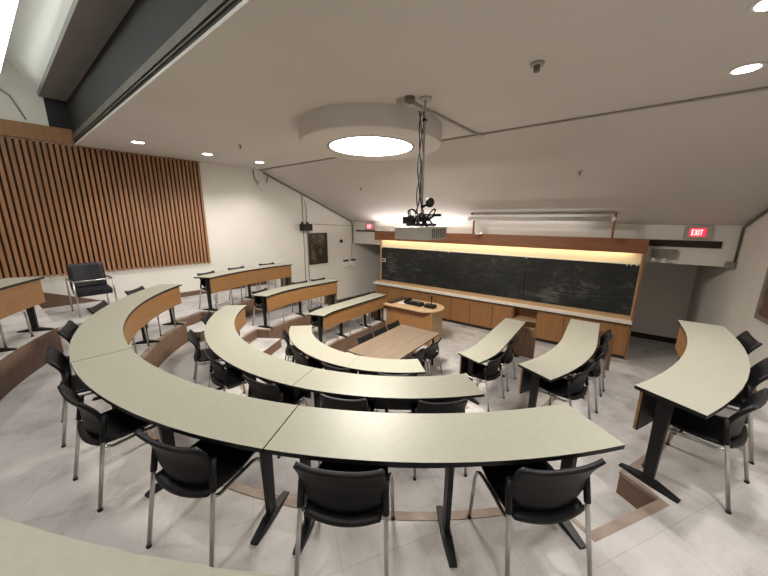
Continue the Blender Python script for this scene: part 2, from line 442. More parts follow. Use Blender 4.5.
def at_path(path, t):
    L = [0]
    for a, b in zip(path, path[1:]): L.append(L[-1] + math.hypot(b[0] - a[0], b[1] - a[1]))
    s = t * L[-1] if 0 <= t <= 1 else t
    for i in range(len(path) - 1):
        if s <= L[i + 1] or i == len(path) - 2:
            u = (s - L[i]) / (L[i + 1] - L[i]); a, b = path[i], path[i + 1]
            return tuple(a[j] + (b[j] - a[j]) * u for j in range(4))
def make_desk(name, path, tier, label, legs, group):
    mid = off(path[len(path) // 2], W / 2); zf = ZF[tier]
    root = thing(name, label, 'desk', (mid[0], mid[1], zf), 0, group)
    P = [(x - mid[0], y - mid[1], nx, ny) for x, y, nx, ny in path]
    sweep(P, 0, W, TOPH - .028, TOPH, 0, 1).build('tabletop', [M['lam'], M['edge']], root)
    n = len(P)
    ins = [at_path(P, .012 + .976 * i / (n - 1)) for i in range(n)]
    pn = sweep(ins, .028, .046, TOPH - .36, TOPH - .029, 0, 0).build('modesty_panel', M['oak'], root)
    bl = sweep(ins, .047, .056, TOPH - .36, TOPH - .029, 0, 0).build('panel_backing', M['edge'], root)
    sweep([at_path(P, .03 + .94 * i / (n - 1)) for i in range(n)], .10, .32, TOPH - .055, TOPH - .029).build('under_rail', M['edge'], root)
    for t in legs:
        x, y, nx, ny = at_path(P, t); a = math.atan2(ny, nx)
        R = Matrix.Rotation(a, 3, 'Z'); lg = MB(); tx, ty = -ny, nx
        # tapered flat post
        V = []
        for z, r0, r1 in ((.04, .135, .20), (TOPH - .056, .125, .215)):
            for r in (r0, r1):
                for q in (-.016, .016): V.append((x + nx * r + tx * q, y + ny * r + ty * q, z))
        lg.add(V, [(0, 1, 3, 2), (4, 6, 7, 5), (0, 4, 5, 1), (2, 3, 7, 6), (0, 2, 6, 4), (1, 5, 7, 3)])
        lo_ = lg.build('leg', M['black_metal'], root)
        ft = MB(); V = []
        for r, h, q in ((-.02, .016, .022), (.13, .045, .030), (.215, .045, .030), (.36, .016, .022)):
            for z in (.001, h):
                for s in (-q, q): V.append((x + nx * r + tx * s, y + ny * r + ty * s, z))
        F = []
        for i in range(3):
            b = i * 4; F += [(b, b + 4, b + 5, b + 1), (b + 2, b + 3, b + 7, b + 6), (b, b + 2, b + 6, b + 4), (b + 1, b + 5, b + 7, b + 3)]
        F += [(0, 1, 3, 2), (12, 14, 15, 13)]
        ft.add(V, F).build('foot', M['black_metal'], lo_)
    return root
def ends(*a): return a
GD = 'curved lecture desks in concentric rows'
make_desk('curved_desk', arc(RI[3], -64.9, -39.4, 14), 3, 'wide curved desk in the foreground, right of the visible seam', (.06, .53, .95), GD)
make_desk('curved_desk', arc(RI[3], -94.0, -65.0, 14), 3, 'curved desk in the foreground left of the visible seam, backed by black chairs', (.07, .5, .93), GD)
make_desk('curved_desk', arc(RI[3], -141.2, -94.1, 22), 3, 'left sweep of the outer curved desk row, ending in front of the slatted wall', (.04, .30, .52, .78, .96), GD)
make_desk('curved_desk', arc(RI[2], -73.9, -40.9, 14), 2, 'middle row curved desk right of its seam, behind the foreground desk', (.07, .5, .93), GD)
make_desk('curved_desk', arc(RI[2], -140, -74.0, 26), 2, 'middle row curved desk sweeping left from the seam to an orange wood end', (.04, .3, .5, .75, .96), GD)
make_desk('curved_desk', arc(RI[1] + .005, -75, -44.2, 14), 1, 'innermost curved desk piece beside the near end of the plank-look conference table', (.1, .9), GD)
make_desk('curved_desk', arc(RI[1] + .005, -137.2, -75.1, 20), 1, 'innermost curved desk piece at left, ending near the inner left side desk', (.05, .5, .95), GD)
make_desk('curved_desk', arc(RI[4], -126, -95.1, 16), 4, 'desk end with orange panel at far left edge under the slatted wall', (.035, .30, .7, .95), GD)
make_desk('curved_desk', arc(RI[4], -95, -52, 20), 4, 'pale desktop edge in the bottom left corner of the photo', (.05, .5), GD)
GW = 'side desks running towards the blackboard'
make_desk('side_desk', WR[1], 1, 'inner right side desk, shortest of the three on the right, beside the open cabinet shelf', (.05, .5, .95), GW)
make_desk('side_desk', WR[2], 2, 'middle right side desk curving in front of the cabinets with chairs behind it', (.04, .5, .96), GW)
make_desk('side_desk', WR[3], 3, 'outer right side desk with bent pale top near the right wall', (.03, .45, .96), GW)
make_desk('side_desk', WL[1], 1, 'inner left side desk ending beside the lectern', (.04, .33, .7, .96), GW)
make_desk('side_desk', WL[2], 2, 'middle left side desk below the framed painting', (.04, .5, .96), GW)
make_desk('side_desk', WL[3], 3, 'outer left side desk, highest one along the white left wall', (.04, .5, .96), GW)

# guard screens at the far ends of the side desks
def guard(path, tier, label, inner=.08, outer=.62, d=.05):
    x, y, nx, ny = path[-1]; zf = ZF[tier]
    a = math.atan2(ny, nx)
    root = thing('slatted_guard', label, 'guard panel', (x, y + .0, zf), a, 'slatted guards at the tier ends')
    sgn = 1 if nx > 0 else -1     # local y that points to the board
    g = MB(); yy = -.02 * sgn
    n = 9
    for i in range(n):
        xx = inner + (outer - inner) * (i + .5) / n
        g.box((xx, yy, .33), ((outer - inner) / n * .90, .03, .54))
    g.build('slats', M['screen_wood'], root)
    for z in (.04, .62): MB().box(((inner + outer) / 2, yy, z), (outer - inner, .045, .05)).build('rail', M['screen_wood'], root)
    return root
guard(WR[1], 1, 'slatted wood guard at the far end of the inner right side desk')
guard(WR[2], 2, 'slatted wood guard at the far end of the middle right side desk')
guard(WR[3], 3, 'slatted wood guard at the far end of the outer right side desk', .08, .5)
guard(WL[1], 1, 'slatted wood guard at the far end of the inner left side desk')
guard(WL[2], 2, 'slatted wood guard at the far end of the middle left side desk')
guard(WL[3], 3, 'slatted wood guard at the far end of the outer left side desk')

# ------------------------------------------------------------------ black stacking chair (faces +Y, origin on the floor)
def make_chair():
    root = thing('stacking_chair', 'chair', 'chair')
    # seat
    g = []
    for i in range(11):
        v = i / 10; row = []
        for j in range(13):
            u = -1 + 2 * j / 12
            wd = .200 + .022 * math.sin(v * PI)
            x = u * wd; yy = -.195 + .415 * v
            z = .440 + .016 * u * u - (.035 * ((v - .75) / .25) ** 2 if v > .75 else 0) - .012 * math.sin(v * PI)
            row.append((x, yy - .035 * (1 - u * u) * (1 - v), z))
        g.append(row)
    MB().sheet(g, .024).build('seat', M['chair'], root)
    # backrest: shell narrow below, its upper edge rolling backwards into two wide ears
    g = []
    for i in range(15):
        v = i / 14; row = []
        hw = .150 + .068 * min(1, v / .32) ** .7 + .010 * v - .012 * max(0, (v - .9) / .1) ** 2
        for j in range(21):
            u = -1 + 2 * j / 20
            x = u * hw; q = abs(u)
            roll = max(0, (v - .40) / .60) ** 1.5
            yy = -.150 - .034 * (1 - q * q) * (1 - .6 * roll) - .088 * roll
            z = .480 + .314 * v - .018 * roll + (.026 * q ** 3 - .008) * v ** 3
            row.append((x, yy, z))
        g.append(row)
    MB().sheet(g[::-1], .026).build('backrest', M['chair'], root)
    for s in (-1, 1):
        # rear leg raked back, with a black sleeve at the backrest
        lg = MB().tube([(s * .245, -.268, .006), (s * .228, -.174, .50), (s * .226, -.164, .55)], .0125, 10).build('leg', M['chrome'], root)
        MB().tube([(s * .229, -.178, .475), (s * .222, -.142, .655)], .018, 10).build('sleeve', M['chair'], lg)
        MB().cyl((s * .245, -.268), .015, .001, .016, 10).build('rubber_foot', M['chair'], lg)
        # front leg bends back under the seat
        pts = [(s * .245, .205, .006), (s * .232, .195, .34)]
        for k in range(1, 7):
            a = PI / 2 * k / 6; pts.append((s * (.232 - .014 * k / 6), .195 - .06 * (1 - math.cos(a)), .34 + .06 * math.sin(a)))
        pts += [(s * .214, .0, .402), (s * .218, -.13, .405), (s * .228, -.178, .44)]
        lg = MB().tube(pts, .0115, 10).build('leg', M['chrome'], root)
        MB().cyl((s * .245, .205), .015, .001, .016, 10).build('rubber_foot', M['chair'], lg)
    MB().tube([(-.214, .06, .400), (.214, .06, .400)], .010, 8).build('cross_rail', M['black_metal'], root)
    return root
proto = make_chair(); used = [False]
def place_chair(x, y, z, face, label, group):
    if not used[0]:
        o = proto; used[0] = True
    else:
        o = copy_tree(proto)
    o.location = (x, y, z); o.rotation_euler = (0, 0, face - PI / 2)
    tag(o, label, 'chair', group)
    return o
def row_chair(k, ang, label, group, dr=.262, turn=0):
    r = RI[k] + dr; a = rad(ang)
    return place_chair(r * math.cos(a), r * math.sin(a), ZF[k], a + PI + rad(turn), label, group)
G = 'black chairs along the outer curved row'
row_chair(3, -45.4, 'black chair in the right foreground at the right end of the near desk', G)
row_chair(3, -59.3, 'black chair in the centre foreground, second from the right end', G)
row_chair(3, -71.6, 'black chair in the left foreground left of the desk seam', G, .285)
row_chair(3, -84.6, 'black chair beyond the left foreground chair, fourth from the right end of the outer row', G, .285)
row_chair(3, -97.6, 'black chair at the leftmost bulge of the outer row, its back against open floor', G, .285)
row_chair(3, -109.2, 'black chair whose back stands before the brown riser at the left side', G, .285)
row_chair(3, -121.8, 'black chair whose back corner shows directly in front of the chrome armchair', G, .285)
row_chair(3, -134.6, 'black chair behind the far left tip of the outer curved desk', G, .28)
G = 'black chairs along the middle curved row'
row_chair(2, -48.5, 'black chair at the right end of the middle curved row', G)
row_chair(2, -64, 'black chair in the middle row just right of its desk seam', G)
row_chair(2, -80, 'black chair in the middle row just left of its desk seam', G)
row_chair(2, -96.3, 'black chair with visible chrome legs at the left bulge of the middle row', G)
row_chair(2, -112, 'black chair left of the middle row with one long chrome leg on open floor', G, .34)
row_chair(2, -128, 'black chair at the far left end of the middle curved row', G)
G = 'black chairs along the innermost curved row'
row_chair(1, -56, 'black chair at the right end of the innermost curved row', G)
row_chair(1, -79, 'black chair in the middle of the innermost curved row', G)
row_chair(1, -103, 'black chair second from the left end of the innermost row', G)
row_chair(1, -124, 'black chair at the left end of the innermost row', G)
def wing_chair(path, tier, s, label, group, dr=.262, turn=0):
    x, y, nx, ny = at_path(path, s)
    n = math.hypot(nx, ny); nx /= n; ny /= n
    return place_chair(x + nx * dr, y + ny * dr, ZF[tier], math.atan2(-ny, -nx) + rad(turn), label, group)
G = 'black chairs behind the right side desks'
RB = {1: 1.68, 2: 2.89, 3: 4.07}
def right_chair(k, y, label, dr=.265, turn=0):
    r = RB[k] + dr
    if y < 0:
        t = math.asin(y / r); x = r * math.cos(t)
    else: t = 0; x = r
    return place_chair(x, y, ZF[k], t + PI + rad(turn), label, G)
right_chair(1, -.36, 'nearer black chair of two behind the inner right side desk')
right_chair(1, .34, 'farther black chair of two behind the inner right side desk, beside the slatted guard')
right_chair(2, -.92, 'black chair nearest the camera behind the middle right side desk')
right_chair(2, -.20, 'black chair in the middle behind the middle right side desk')
right_chair(2, .46, 'black chair at the far end of the middle right side desk', .30)
right_chair(3, -1.68, 'black chair in front at the near corner of the outer right side desk', .27)
right_chair(3, -.95, 'black chair cut by the right edge of the photo behind the outer right side desk', .27)
right_chair(3, -.08, 'black chair back showing past the far right curve of the outer right side desk', .29)
G = 'black chairs behind the left side desks'
wing_chair(WL[3], 3, .16, 'first black chair from the slatted wall behind the outer left side desk', G)
wing_chair(WL[3], 3, .47, 'middle black chair of three behind the outer left side desk', G)
wing_chair(WL[3], 3, .80, 'far black chair of three behind the outer left side desk', G)
wing_chair(WL[2], 2, .14, 'near black chair behind the middle left side desk', G)
wing_chair(WL[2], 2, .60, 'middle black chair behind the middle left side desk', G)
wing_chair(WL[2], 2, .86, 'far black chair behind the middle left side desk, under the painting', G)
wing_chair(WL[1], 1, .14, 'near black chair behind the inner left side desk', G)
wing_chair(WL[1], 1, .52, 'middle black chair behind the inner left side desk', G)
wing_chair(WL[1], 1, .84, 'far black chair behind the inner left side desk, nearest the blackboard', G)
row_chair(4, -119.5, 'black chair behind the desk at the far left edge of the photo', 'chairs of the top tier')

# ------------------------------------------------------------------ conference table in the pit and its chairs
ct = thing('conference_table', 'rectangular wood grain table in the sunken middle of the room', 'table', (.0, .06, 0))
MB().box((0, 0, .727), (1.0, 1.9, .03)).build('tabletop', M['table_wood'], ct, .003)
MB().box((0, 0, .697), (.86, 1.70, .028)).build('apron', M['black_metal'], ct)
for sx in (-1, 1):
    for sy in (-1, 1):
        MB().tube([(sx * .40, sy * .84, .001), (sx * .40, sy * .84, .684)], .024, 12).build('leg', M['black_metal'], ct)
G = 'black chairs around the wood grain table'
for y, t in ((-.18, 'nearest the camera'), (.34, 'in the middle'), (.86, 'nearest the lectern')):
    place_chair(-.44, y, 0, 0, 'black chair on the left side of the wood grain table, ' + t, G)
for y, t in ((-.12, 'nearer the camera'), (.46, 'farther from the camera')):
    place_chair(.46, y, 0, PI, 'black chair on the right side of the wood grain table, ' + t, G)

# ------------------------------------------------------------------ armchair by the slatted wall
ac = thing('armchair', 'black upholstered armchair with chrome frame by the slatted wall', 'armchair', (-4.63, -3.58, 1.4), -PI / 2)
g = []
for i in range(7):
    v = i / 6; g.append([((-1 + 2 * j / 8) * .245, -.12 + .44 * v, .42 + .02 * math.sin(v * PI)) for j in range(9)])
MB().sheet(g, .11).build('seat', M['leather'], ac, .01)
g = []
for i in range(9):
    v = i / 8; g.append([((-1 + 2 * j / 8) * (.255 - .012 * (v - .5) ** 2), -.06 - .07 * v - .02 * (1 - abs(-1 + 2 * j / 8)) , .46 + .47 * v) for j in range(9)])
MB().sheet(g[::-1], .06).build('backrest', M['leather'], ac)
for s in (-1, 1):
    MB().tube([(s * .27, -.32, .005), (s * .27, -.32, .60), (s * .27, -.30, .645), (s * .27, .30, .66), (s * .27, .335, .63), (s * .27, .345, .005)], .014, 10).build('arm_frame', M['chrome'], ac)
MB().tube([(-.27, .335, .655), (.27, .335, .655)], .013, 10).build('front_rail', M['chrome'], ac)
MB().tube([(-.27, .30, .43), (.27, .30, .43)], .012, 10).build('seat_rail', M['chrome'], ac)

# ------------------------------------------------------------------ board wall: cabinets, blackboard, tray, valance
BY = 3.85
XB = [-3.5, -2.95, -2.31, -1.67, -1.04, -.50, .11, .78, 1.33, 1.95, 2.58, 3.2, 3.88]
def base_cabinet(xs, label, open_bay=False):
    x0, x1 = xs[0], xs[-1]; cx = (x0 + x1) / 2
    root = thing('base_cabinet', label, 'cabinet', (cx, BY + .2, 0), 0, 'oak base cabinets under the blackboard')
    h = .935; d = .36
    b = MB()
    b.b2(x0 - cx + .002, x0 - cx + .02, -.18, d - .18, .09, h); b.b2(x1 - cx - .02, x1 - cx - .002, -.18, d - .18, .09, h)
    b.b2(x0 - cx + .02, x1 - cx - .02, d - .20, d - .18, .09, h); b.b2(x0 - cx + .02, x1 - cx - .02, -.18, d - .20, .09, .11); b.b2(x0 - cx + .02, x1 - cx - .02, -.18, d - .20, h - .02, h)
    b.build('body', M['oak_z'], root)
    MB().b2(x0 - cx + .003, x1 - cx - .003, -.15, .10, .001, .089).build('toe_kick', M['slat_back'], root)
    if open_bay:
        MB().b2(x0 - cx + .021, x1 - cx - .021, -.17, d - .21, .50, .52).build('shelf', M['oak_light'], root)
    else:
        for a, c in zip(xs, xs[1:]):
            dr = MB().b2(a - cx + .006, c - cx - .006, -.20, -.181, .10, h - .015).build('door', M['oak_z'], root, .003)
            MB().box((c - cx - .045, -.208, .70), (.012, .014, .09)).build('handle', M['screen_wood'], dr)
    return root
base_cabinet(XB[0:3], 'leftmost oak base cabinet under the blackboard, behind the lectern')
base_cabinet(XB[2:5], 'oak base cabinet behind the rounded end of the lectern')
base_cabinet(XB[4:7], 'oak base cabinet right of the lectern with floor in front')
base_cabinet(XB[6:9], 'oak base cabinet just left of the open shelf bay')
base_cabinet(XB[8:10], 'open shelf bay among the base cabinets', True)
base_cabinet(XB[9:12], 'oak base cabinet just right of the open shelf bay')
base_cabinet(XB[11:13], 'rightmost oak base cabinet beside the dark exit alcove')
tr = thing('chalk_tray', 'long pale wood chalk ledge running under the blackboard', 'ledge', (.19, BY, .936))
MB().b2(-3.72, 3.70, -.10, .20, 0, .028).build('ledge', M['tray'], tr)
MB().b2(-3.70, 3.68, .03, .07, .028, .075).build('rail', M['oak_light'], tr)
MB().b2(-3.72, 3.70, -.115, -.10, -.03, .032).build('lip', M['paper'], tr)
bd = thing('blackboard', 'long black chalkboard with faint chalk smears across the front wall', 'blackboard', (.28, 3.96, 1.0))
for a, c in ((-3.60, -1.24), (-1.23, 1.24), (1.25, 3.57)):
    MB().b2(a, c, -.01, .02, .06, 1.245).build('slate_panel', M['board'], bd)
MB().b2(-3.66, -3.605, -.02, .04, .04, 1.50).build('side_frame', M['oak_light'], bd)
MB().b2(3.575, 3.60, -.03, .04, .04, 1.50).build('side_frame', M['oak_light'], bd)
MB().b2(-3.66, 3.60, -.02, .03, -.03, .055).build('bottom_rail', M['oak_light'], bd)
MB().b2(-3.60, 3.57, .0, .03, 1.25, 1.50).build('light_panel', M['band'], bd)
MB().b2(-3.60, 3.57, -.022, .0, 1.235, 1.262).build('top_rail', M['paper'], bd)
for x in (-3.57, -1.0, 1.23, 3.35, 3.42, 3.52):
    MB().box((x, -.03, 1.235), (.022, .02, .06)).build('hook', M['paper'], bd)
MB().box((-3.49, -.02, .78), (.14, .015, .12)).build('label_plate', M['paper'], bd)
MB().box((-3.49, -.03, .78), (.09, .01, .07)).build('label_slot', M['slat_back'], bd)
va = thing('valance', 'long reddish brown wooden valance above the blackboard', 'valance', (.2, 3.95, 2.5))
MB().b2(-3.72, 3.72, -.16, -.13, .0, .31).build('fascia', M['valance'], va)
MB().b2(-3.72, 3.72, -.13, .14, .285, .305).build('top', M['valance'], va)
MB().b2(-3.72, -3.69, -.13, .14, .0, .285).build('end', M['valance'], va)
MB().b2(3.69, 3.72, -.13, .14, .0, .285).build('end', M['valance'], va)
MB().tube([(-3.5, -.07, .10), (3.5, -.07, .10)], .016, 10).build('lamp_tube', M['warm_tube'], va)
ep = MB().b2(3.885, 3.91, 3.87, 4.26, 0, 2.5).build('end_panel', M['oak_z'])
tag(ep, 'tall oak end panel at the right end of the blackboard wall', 'panel')
# lectern
lc = thing('lectern', 'oak lectern desk with rounded right end in front of the cabinets', 'lectern', (-.85, 2.1, 0))
po = [(-.68, -.46), (.42, -.46)] + [(.42 + .46 * math.cos(a), .46 * math.sin(a)) for a in [rad(-80 + 10 * i) for i in range(17)]] + [(.42, .46), (-.68, .46)]
MB().prism(po, .905, .945).build('top', M['oak_light'], lc, .004)
MB().b2(-.66, .72, -.34, .34, .001, .904).build('body', M['oak_z'], lc, .004)
MB().b2(.721, .735, -.32, .32, .001, .90).build('end_panel', M['oak_light'], lc)
def tagged_box(name, label, cat, c, d, mat, group=None, rz=0):
    o = MB().box((0, 0, d[2] / 2), d).build(name, mat, None, .006, c); o.rotation_euler = (0, 0, rz); return tag(o, label, cat, group)
Z = .946
BIG = 1.0
o = thing('desk_phone', 'black telephone-like console left of centre on the lectern', 'console', (-.90, 2.07, Z), rad(-8)); o.scale = (BIG, BIG, BIG)
MB().box((0, 0, .045), (.34, .22, .085)).build('base', M['chair'], o, .01); MB().box((-.09, 0, .115), (.08, .20, .05)).build('handset', M['chair'], o, .01); MB().box((.06, .0, .092), (.14, .14, .006)).build('keypad', M['vent'], o)
o = thing('control_box', 'small black control box in the middle of the lectern top', 'console', (-.62, 2.02, Z), rad(-8)); o.scale = (BIG, BIG, BIG)
MB().box((0, 0, .055), (.20, .18, .10)).build('body', M['chair'], o, .01); MB().box((0, -.01, .108), (.12, .10, .006)).build('screen', M['vent'], o)
o = thing('microphone', 'black desk microphone standing on the lectern right of the boxes', 'microphone', (-.30, 2.05, Z)); o.scale = (BIG, BIG, BIG)
MB().box((0, 0, .045), (.28, .18, .085)).build('base', M['chair'], o, .01); MB().tube([(.02, .02, .08), (.02, .02, .24)], .012, 8).build('stem', M['chair'], o); MB().tube([(.02, .02, .22), (.02, .02, .32)], .022, 10).build('capsule', M['chair'], o)
tagged_box('document_tray', 'dark flat wooden tray at the left end of the lectern top', 'tray', (-1.38, 2.12, Z), (.16, .72, .05), M['frame'], None, rad(-4))
tagged_box('paper_pad', 'small pale paper pad lying on the lectern', 'paper', (-1.12, 1.98, Z), (.20, .14, .008), M['paper'], None, rad(12))

# ------------------------------------------------------------------ projection screen above the valance
ps = thing('projection_screen', 'rolled-up projection screen case on wood posts above the valance', 'screen', (1.62, 3.42, 3.178))
MB().tube([(-1.52, 0, .05), (1.60, 0, .05)], .048, 14).build('case', M['grey_plastic'], ps)
MB().b2(-1.50, 1.64, .03, .06, .155, .19).build('upper_bar', M['pewter'], ps)
for x in (-1.44, -1.36, 1.65):
    q = MB().b2(x - .022, x + .022, .05, .09, -.37, .20 if x > 0 else .05)
    q.b2(x - .022, x + .022, .09, .48, -.37, -.33); q.build('post', M['valance'] if x != -1.36 else M['tray'], ps)
MB().sphere((-1.54, 0, .05), .06).build('end_cap', M['paper'], ps); MB().sphere((1.62, 0, .05), .058).build('end_cap', M['paper'], ps)
MB().sphere((-1.50, .04, .18), .03).build('knob', M['chair'], ps)

# ------------------------------------------------------------------ ceiling drum lamp
dl = thing('drum_lamp', 'big round drum ceiling lamp with a glowing disc', 'ceiling lamp', (-.06, -.70, 4.31))
dm = MB(); n = 72
def ring(r, z): return [(r * math.cos(2 * PI * k / n), r * math.sin(2 * PI * k / n), z) for k in range(n)]
prof = [(.70, .02), (.70, .0), (1.10, .0), (1.115, .012), (1.115, .269), (.70, .269)]
V = []; F = []
for r, z in prof: V += ring(r, z)
for i in range(len(prof)):
    j = (i + 1) % len(prof)
    for k in range(n): F.append((i * n + k, i * n + (k + 1) % n, j * n + (k + 1) % n, j * n + k))
dm.add(V, F, 0, False); dm.build('housing', M['ceiling'], dl)
rg = MB(); prof = [(.66, -.006), (.70, -.006), (.70, .02), (.66, .02)]; V = []; F = []
for r, z in prof: V += ring(r, z)
for i in range(4):
    j = (i + 1) % 4
    for k in range(n): F.append((i * n + k, i * n + (k + 1) % n, j * n + (k + 1) % n, j * n + k))
rg.add(V, F).build('trim_ring', M['pewter'], dl)
MB().cyl((0, 0), .66, .006, .02, 72).build('diffuser', M['lamp_disc'], dl)
# recessed downlights
G = 'recessed ceiling downlights'
for (x, y), lb in zip(((-4.185, -2.60), (-4.2, -1.345), (-4.11, -.14), (4.06, -.19), (3.91, -1.41)),
        ('recessed downlight over the slatted panel, leftmost of three at left', 'recessed downlight near the end of the slatted panel, middle of three at left',
         'recessed downlight over the white left wall, rightmost of three at left', 'bright recessed downlight at the upper right of the ceiling', 'recessed downlight at the top right corner of the photo')):
    t = thing('downlight', lb, 'downlight', (x, y, ZC), 0, G)
    r_ = MB(); prof = [(.095, -.010), (.13, -.004), (.13, -.001), (.095, -.001)]; V = []; F = []; m = 32
    for r, z in prof: V += [(r * math.cos(2 * PI * k / m), r * math.sin(2 * PI * k / m), z) for k in range(m)]
    for i in range(4):
        for k in range(m): F.append((i * m + k, i * m + (k + 1) % m, ((i + 1) % 4) * m + (k + 1) % m, ((i + 1) % 4) * m + k))
    r_.add(V, F, 0, True).build('trim_ring', M['paper'], t)
    MB().cyl((0, 0), .094, -.008, -.002, 32).build('lens', M['downlight'], t)
# sprinklers / detectors
def slope_z(y): return ZC - (y - YF) * (ZC - 3.105) / (4.12 - YF)
for (x, y, z), lb in zip(((2.49, -1.43, ZC), (-2.80, -1.36, ZC), (2.65, 1.845, slope_z(1.845)), (-2.48, 1.86, slope_z(1.86))),
        ('white sprinkler head on the flat ceiling right of the projector pole', 'small sprinkler head on the ceiling near the left downlights',
         'small sprinkler on the sloped ceiling at right', 'small sprinkler on the sloped ceiling left of the projector')):
    s = .055 if x > 0 and y < 0 else .03
    t = thing('sprinkler', lb, 'sprinkler', (x, y, z), 0, 'ceiling sprinklers')
    MB().cyl((0, 0), s * 1.1, -.022, .0, 20).build('plate', M['conduit'], t); MB().cyl((0, 0), s * .5, -.07, -.022, 14).build('nozzle', M['conduit_dark'], t)

# ------------------------------------------------------------------ projector
PX, PY = 1.26, -1.31
pj = thing('projector', 'grey ceiling projector hanging on a long pole with tangled cables', 'projector', (PX, PY, 2.93), rad(2))
MB().b2(-.25, .25, -.25, .25, .0, .155).build('body', M['grey_plastic'], pj, .015)
vt = MB()
vt.b2(.251, .258, -.20, .20, .022, .132); vt.build('vent', M['vent'], pj)
vv = MB()
for i in range(7): vv.b2(.258, .264, -.19 + i * .058, -.178 + i * .058, .024, .13)
vv.build('vent_ribs', M['grey_plastic'], pj)
MB().tube([(-.05, .25, .08), (-.05, .30, .08)], .06, 20).build('lens', M['chair'], pj)
br = MB(); br.box((0, 0, .18), (.30, .26, .03)); br.box((0, 0, .25), (.16, .14, .05)); br.tube([(-.13, -.1, .16), (-.05, -.04, .30)], .012, 8); br.tube([(.13, -.1, .16), (.05, -.04, .30)], .012, 8); br.tube([(-.13, .1, .16), (-.05, .04, .30)], .012, 8); br.tube([(.13, .1, .16), (.05, .04, .30)], .012, 8)
br.box((-.18, 0, .235), (.13, .12, .09)); br.box((.10, .08, .30), (.26, .04, .035))
br.build('mount_bracket', M['black_metal'], pj)
MB().tube([(0, 0, .26), (0, 0, ZC - 2.93 - .02)], .015, 14).build('pole', M['grey_plastic'], pj)
MB().cyl((0, 0), .075, ZC - 2.93 - .025, ZC - 2.93 - .001, 24).build('ceiling_plate', M['grey_plastic'], pj)
MB().cyl((0, 0), .03, 1.40, 1.42, 14).build('clamp', M['black_metal'], pj)
for q in range(3):
    pts = []
    for i in range(24):
        z = 1.50 - i * .055; a = q * 2.1 + i * .33
        rr = .035 + .012 * math.sin(i * .7 + q) + (.05 if i > 20 else 0)
        pts.append((-.03 + rr * math.cos(a) * .7, -.03 + rr * math.sin(a) * .7, z))
    MB().tube(pts, .008, 7).build('cable', M['cable'] if q < 2 else M['cable_purple'], pj)
for q in range(11):
    a = q * 1.05 + .3; pts = []
    for i in range(14):
        t = i / 13; r = (.13 + .012 * (q * 5 % 7)) * math.sin(PI * t) + .02
        pts.append((r * math.cos(a + t * 1.2), r * math.sin(a + t * 1.2), .19 + (.10 + .02 * (q * 3 % 6)) * math.sin(PI * t * .9) + .03 * math.sin(7 * t + q)))
    MB().tube(pts, .009, 7).build('cable', M['cable'], pj)
MB().sphere((.10, .02, .455), .062, sc=(1, .7, 1)).build('cable_coil', M['cable'], pj)
MB().tube([(.0, .0, .40), (.10, .02, .455)], .018, 8).build('coil_arm', M['black_metal'], pj)

# ceiling conduits and boxes
cd = thing('ceiling_conduit', 'painted conduit crossing the ceiling at the fold above the drum lamp', 'conduit', (0, YF, ZC))
MB().tube([(-5.2, -.02, -.016), (5.62, -.02, -.016)], .016, 8).build('long_run', M['conduit'], cd)
MB().box((1.24, -.03, -.02), (.16, .10, .036)).build('junction_box', M['conduit'], cd)
cd = thing('projector_conduit', 'short conduit on the ceiling leading to the projector pole', 'conduit', (1.1, -1.42, ZC))
MB().tube([(-.02, .02, -.018), (.13, 1.86, -.018)], .020, 8).build('run', M['conduit'], cd)
MB().box((-.07, -.02, -.03), (.12, .11, .058)).build('outlet_box', M['conduit'], cd)
MB().cyl((.02, -.02), .065, -.05, -.001, 18).build('round_box', M['conduit_dark'], cd)
# ------------------------------------------------------------------ left wall fittings
def lt(name, label, cat, y, z, group=None):
    p = on_left(y, 0, z); return thing(name, label, cat, p, ANG_L - PI, group)
# in this frame: local x runs away from the board along the wall, local +y comes out of the wall
t = lt('wall_conduit', 'dark conduit following the sloping ceiling line on the left wall', 'conduit', .0, 0)
def wl(y, d, z):
    p = on_left(y, d, z); q = t.matrix_basis.inverted() @ p if False else None
    return p
def wall_tube(name, label, pts, r, mat, cat='conduit', group=None):
    base = on_left(pts[0][0], 0, pts[0][2])
    mb = MB().tube([on_left(*p) - base for p in pts], r, 8)
    return tag(mb.build(name, mat, None, 0, base), label, cat, group)
bpy.data.objects.remove(t)
wall_tube('wall_conduit', 'dark conduit following the sloping ceiling line down the left wall', [(.62, .03, 4.50), (1.84, .03, 4.01), (2.6, .03, 3.70), (4.0, .03, 3.12), (4.05, .03, 3.0), (4.05, .03, 2.30)], .018, M['conduit_dark'])
wall_tube('wall_conduit', 'thin vertical conduit left of the painting, running through the loudspeaker', [(1.89, .02, 3.97), (1.89, .02, .9)], .013, M['conduit'])
wall_tube('wall_conduit', 'second thin vertical conduit beside the loudspeaker on the left wall', [(1.97, .02, 3.78), (2.03, .02, 3.6), (2.03, .02, .9)], .013, M['conduit'])
wall_tube('wall_conduit', 'vertical conduit at the corner beside the left exit alcove', [(4.02, .02, 2.32), (4.02, .02, 1.75)], .012, M['conduit'])
wall_tube('wall_conduit', 'thin horizontal conduit right of the loudspeaker on the left wall', [(2.3, .02, 3.03), (4.0, .02, 2.97)], .010, M['conduit'])
wall_tube('wall_conduit', 'small hook of conduit above the round white wall speaker', [(.33, .02, 4.55), (.36, .02, 4.32), (.45, .02, 4.20), (.6, .02, 4.17), (.72, .02, 4.25), (.75, .02, 4.40)], .012, M['conduit_dark'])
def wall_thing(name, label, cat, y, z, group=None):
    return thing(name, label, cat, on_left(y, 0, z), ANG_L - PI / 2, group)   # local x out of the wall, local y away from board... see below
def lb(mb, dy0, dy1, dz0, dz1, d0, d1):     # local box: out of wall = -Y after rotation
    return mb.b2(d0, d1, dy0, dy1, dz0, dz1)
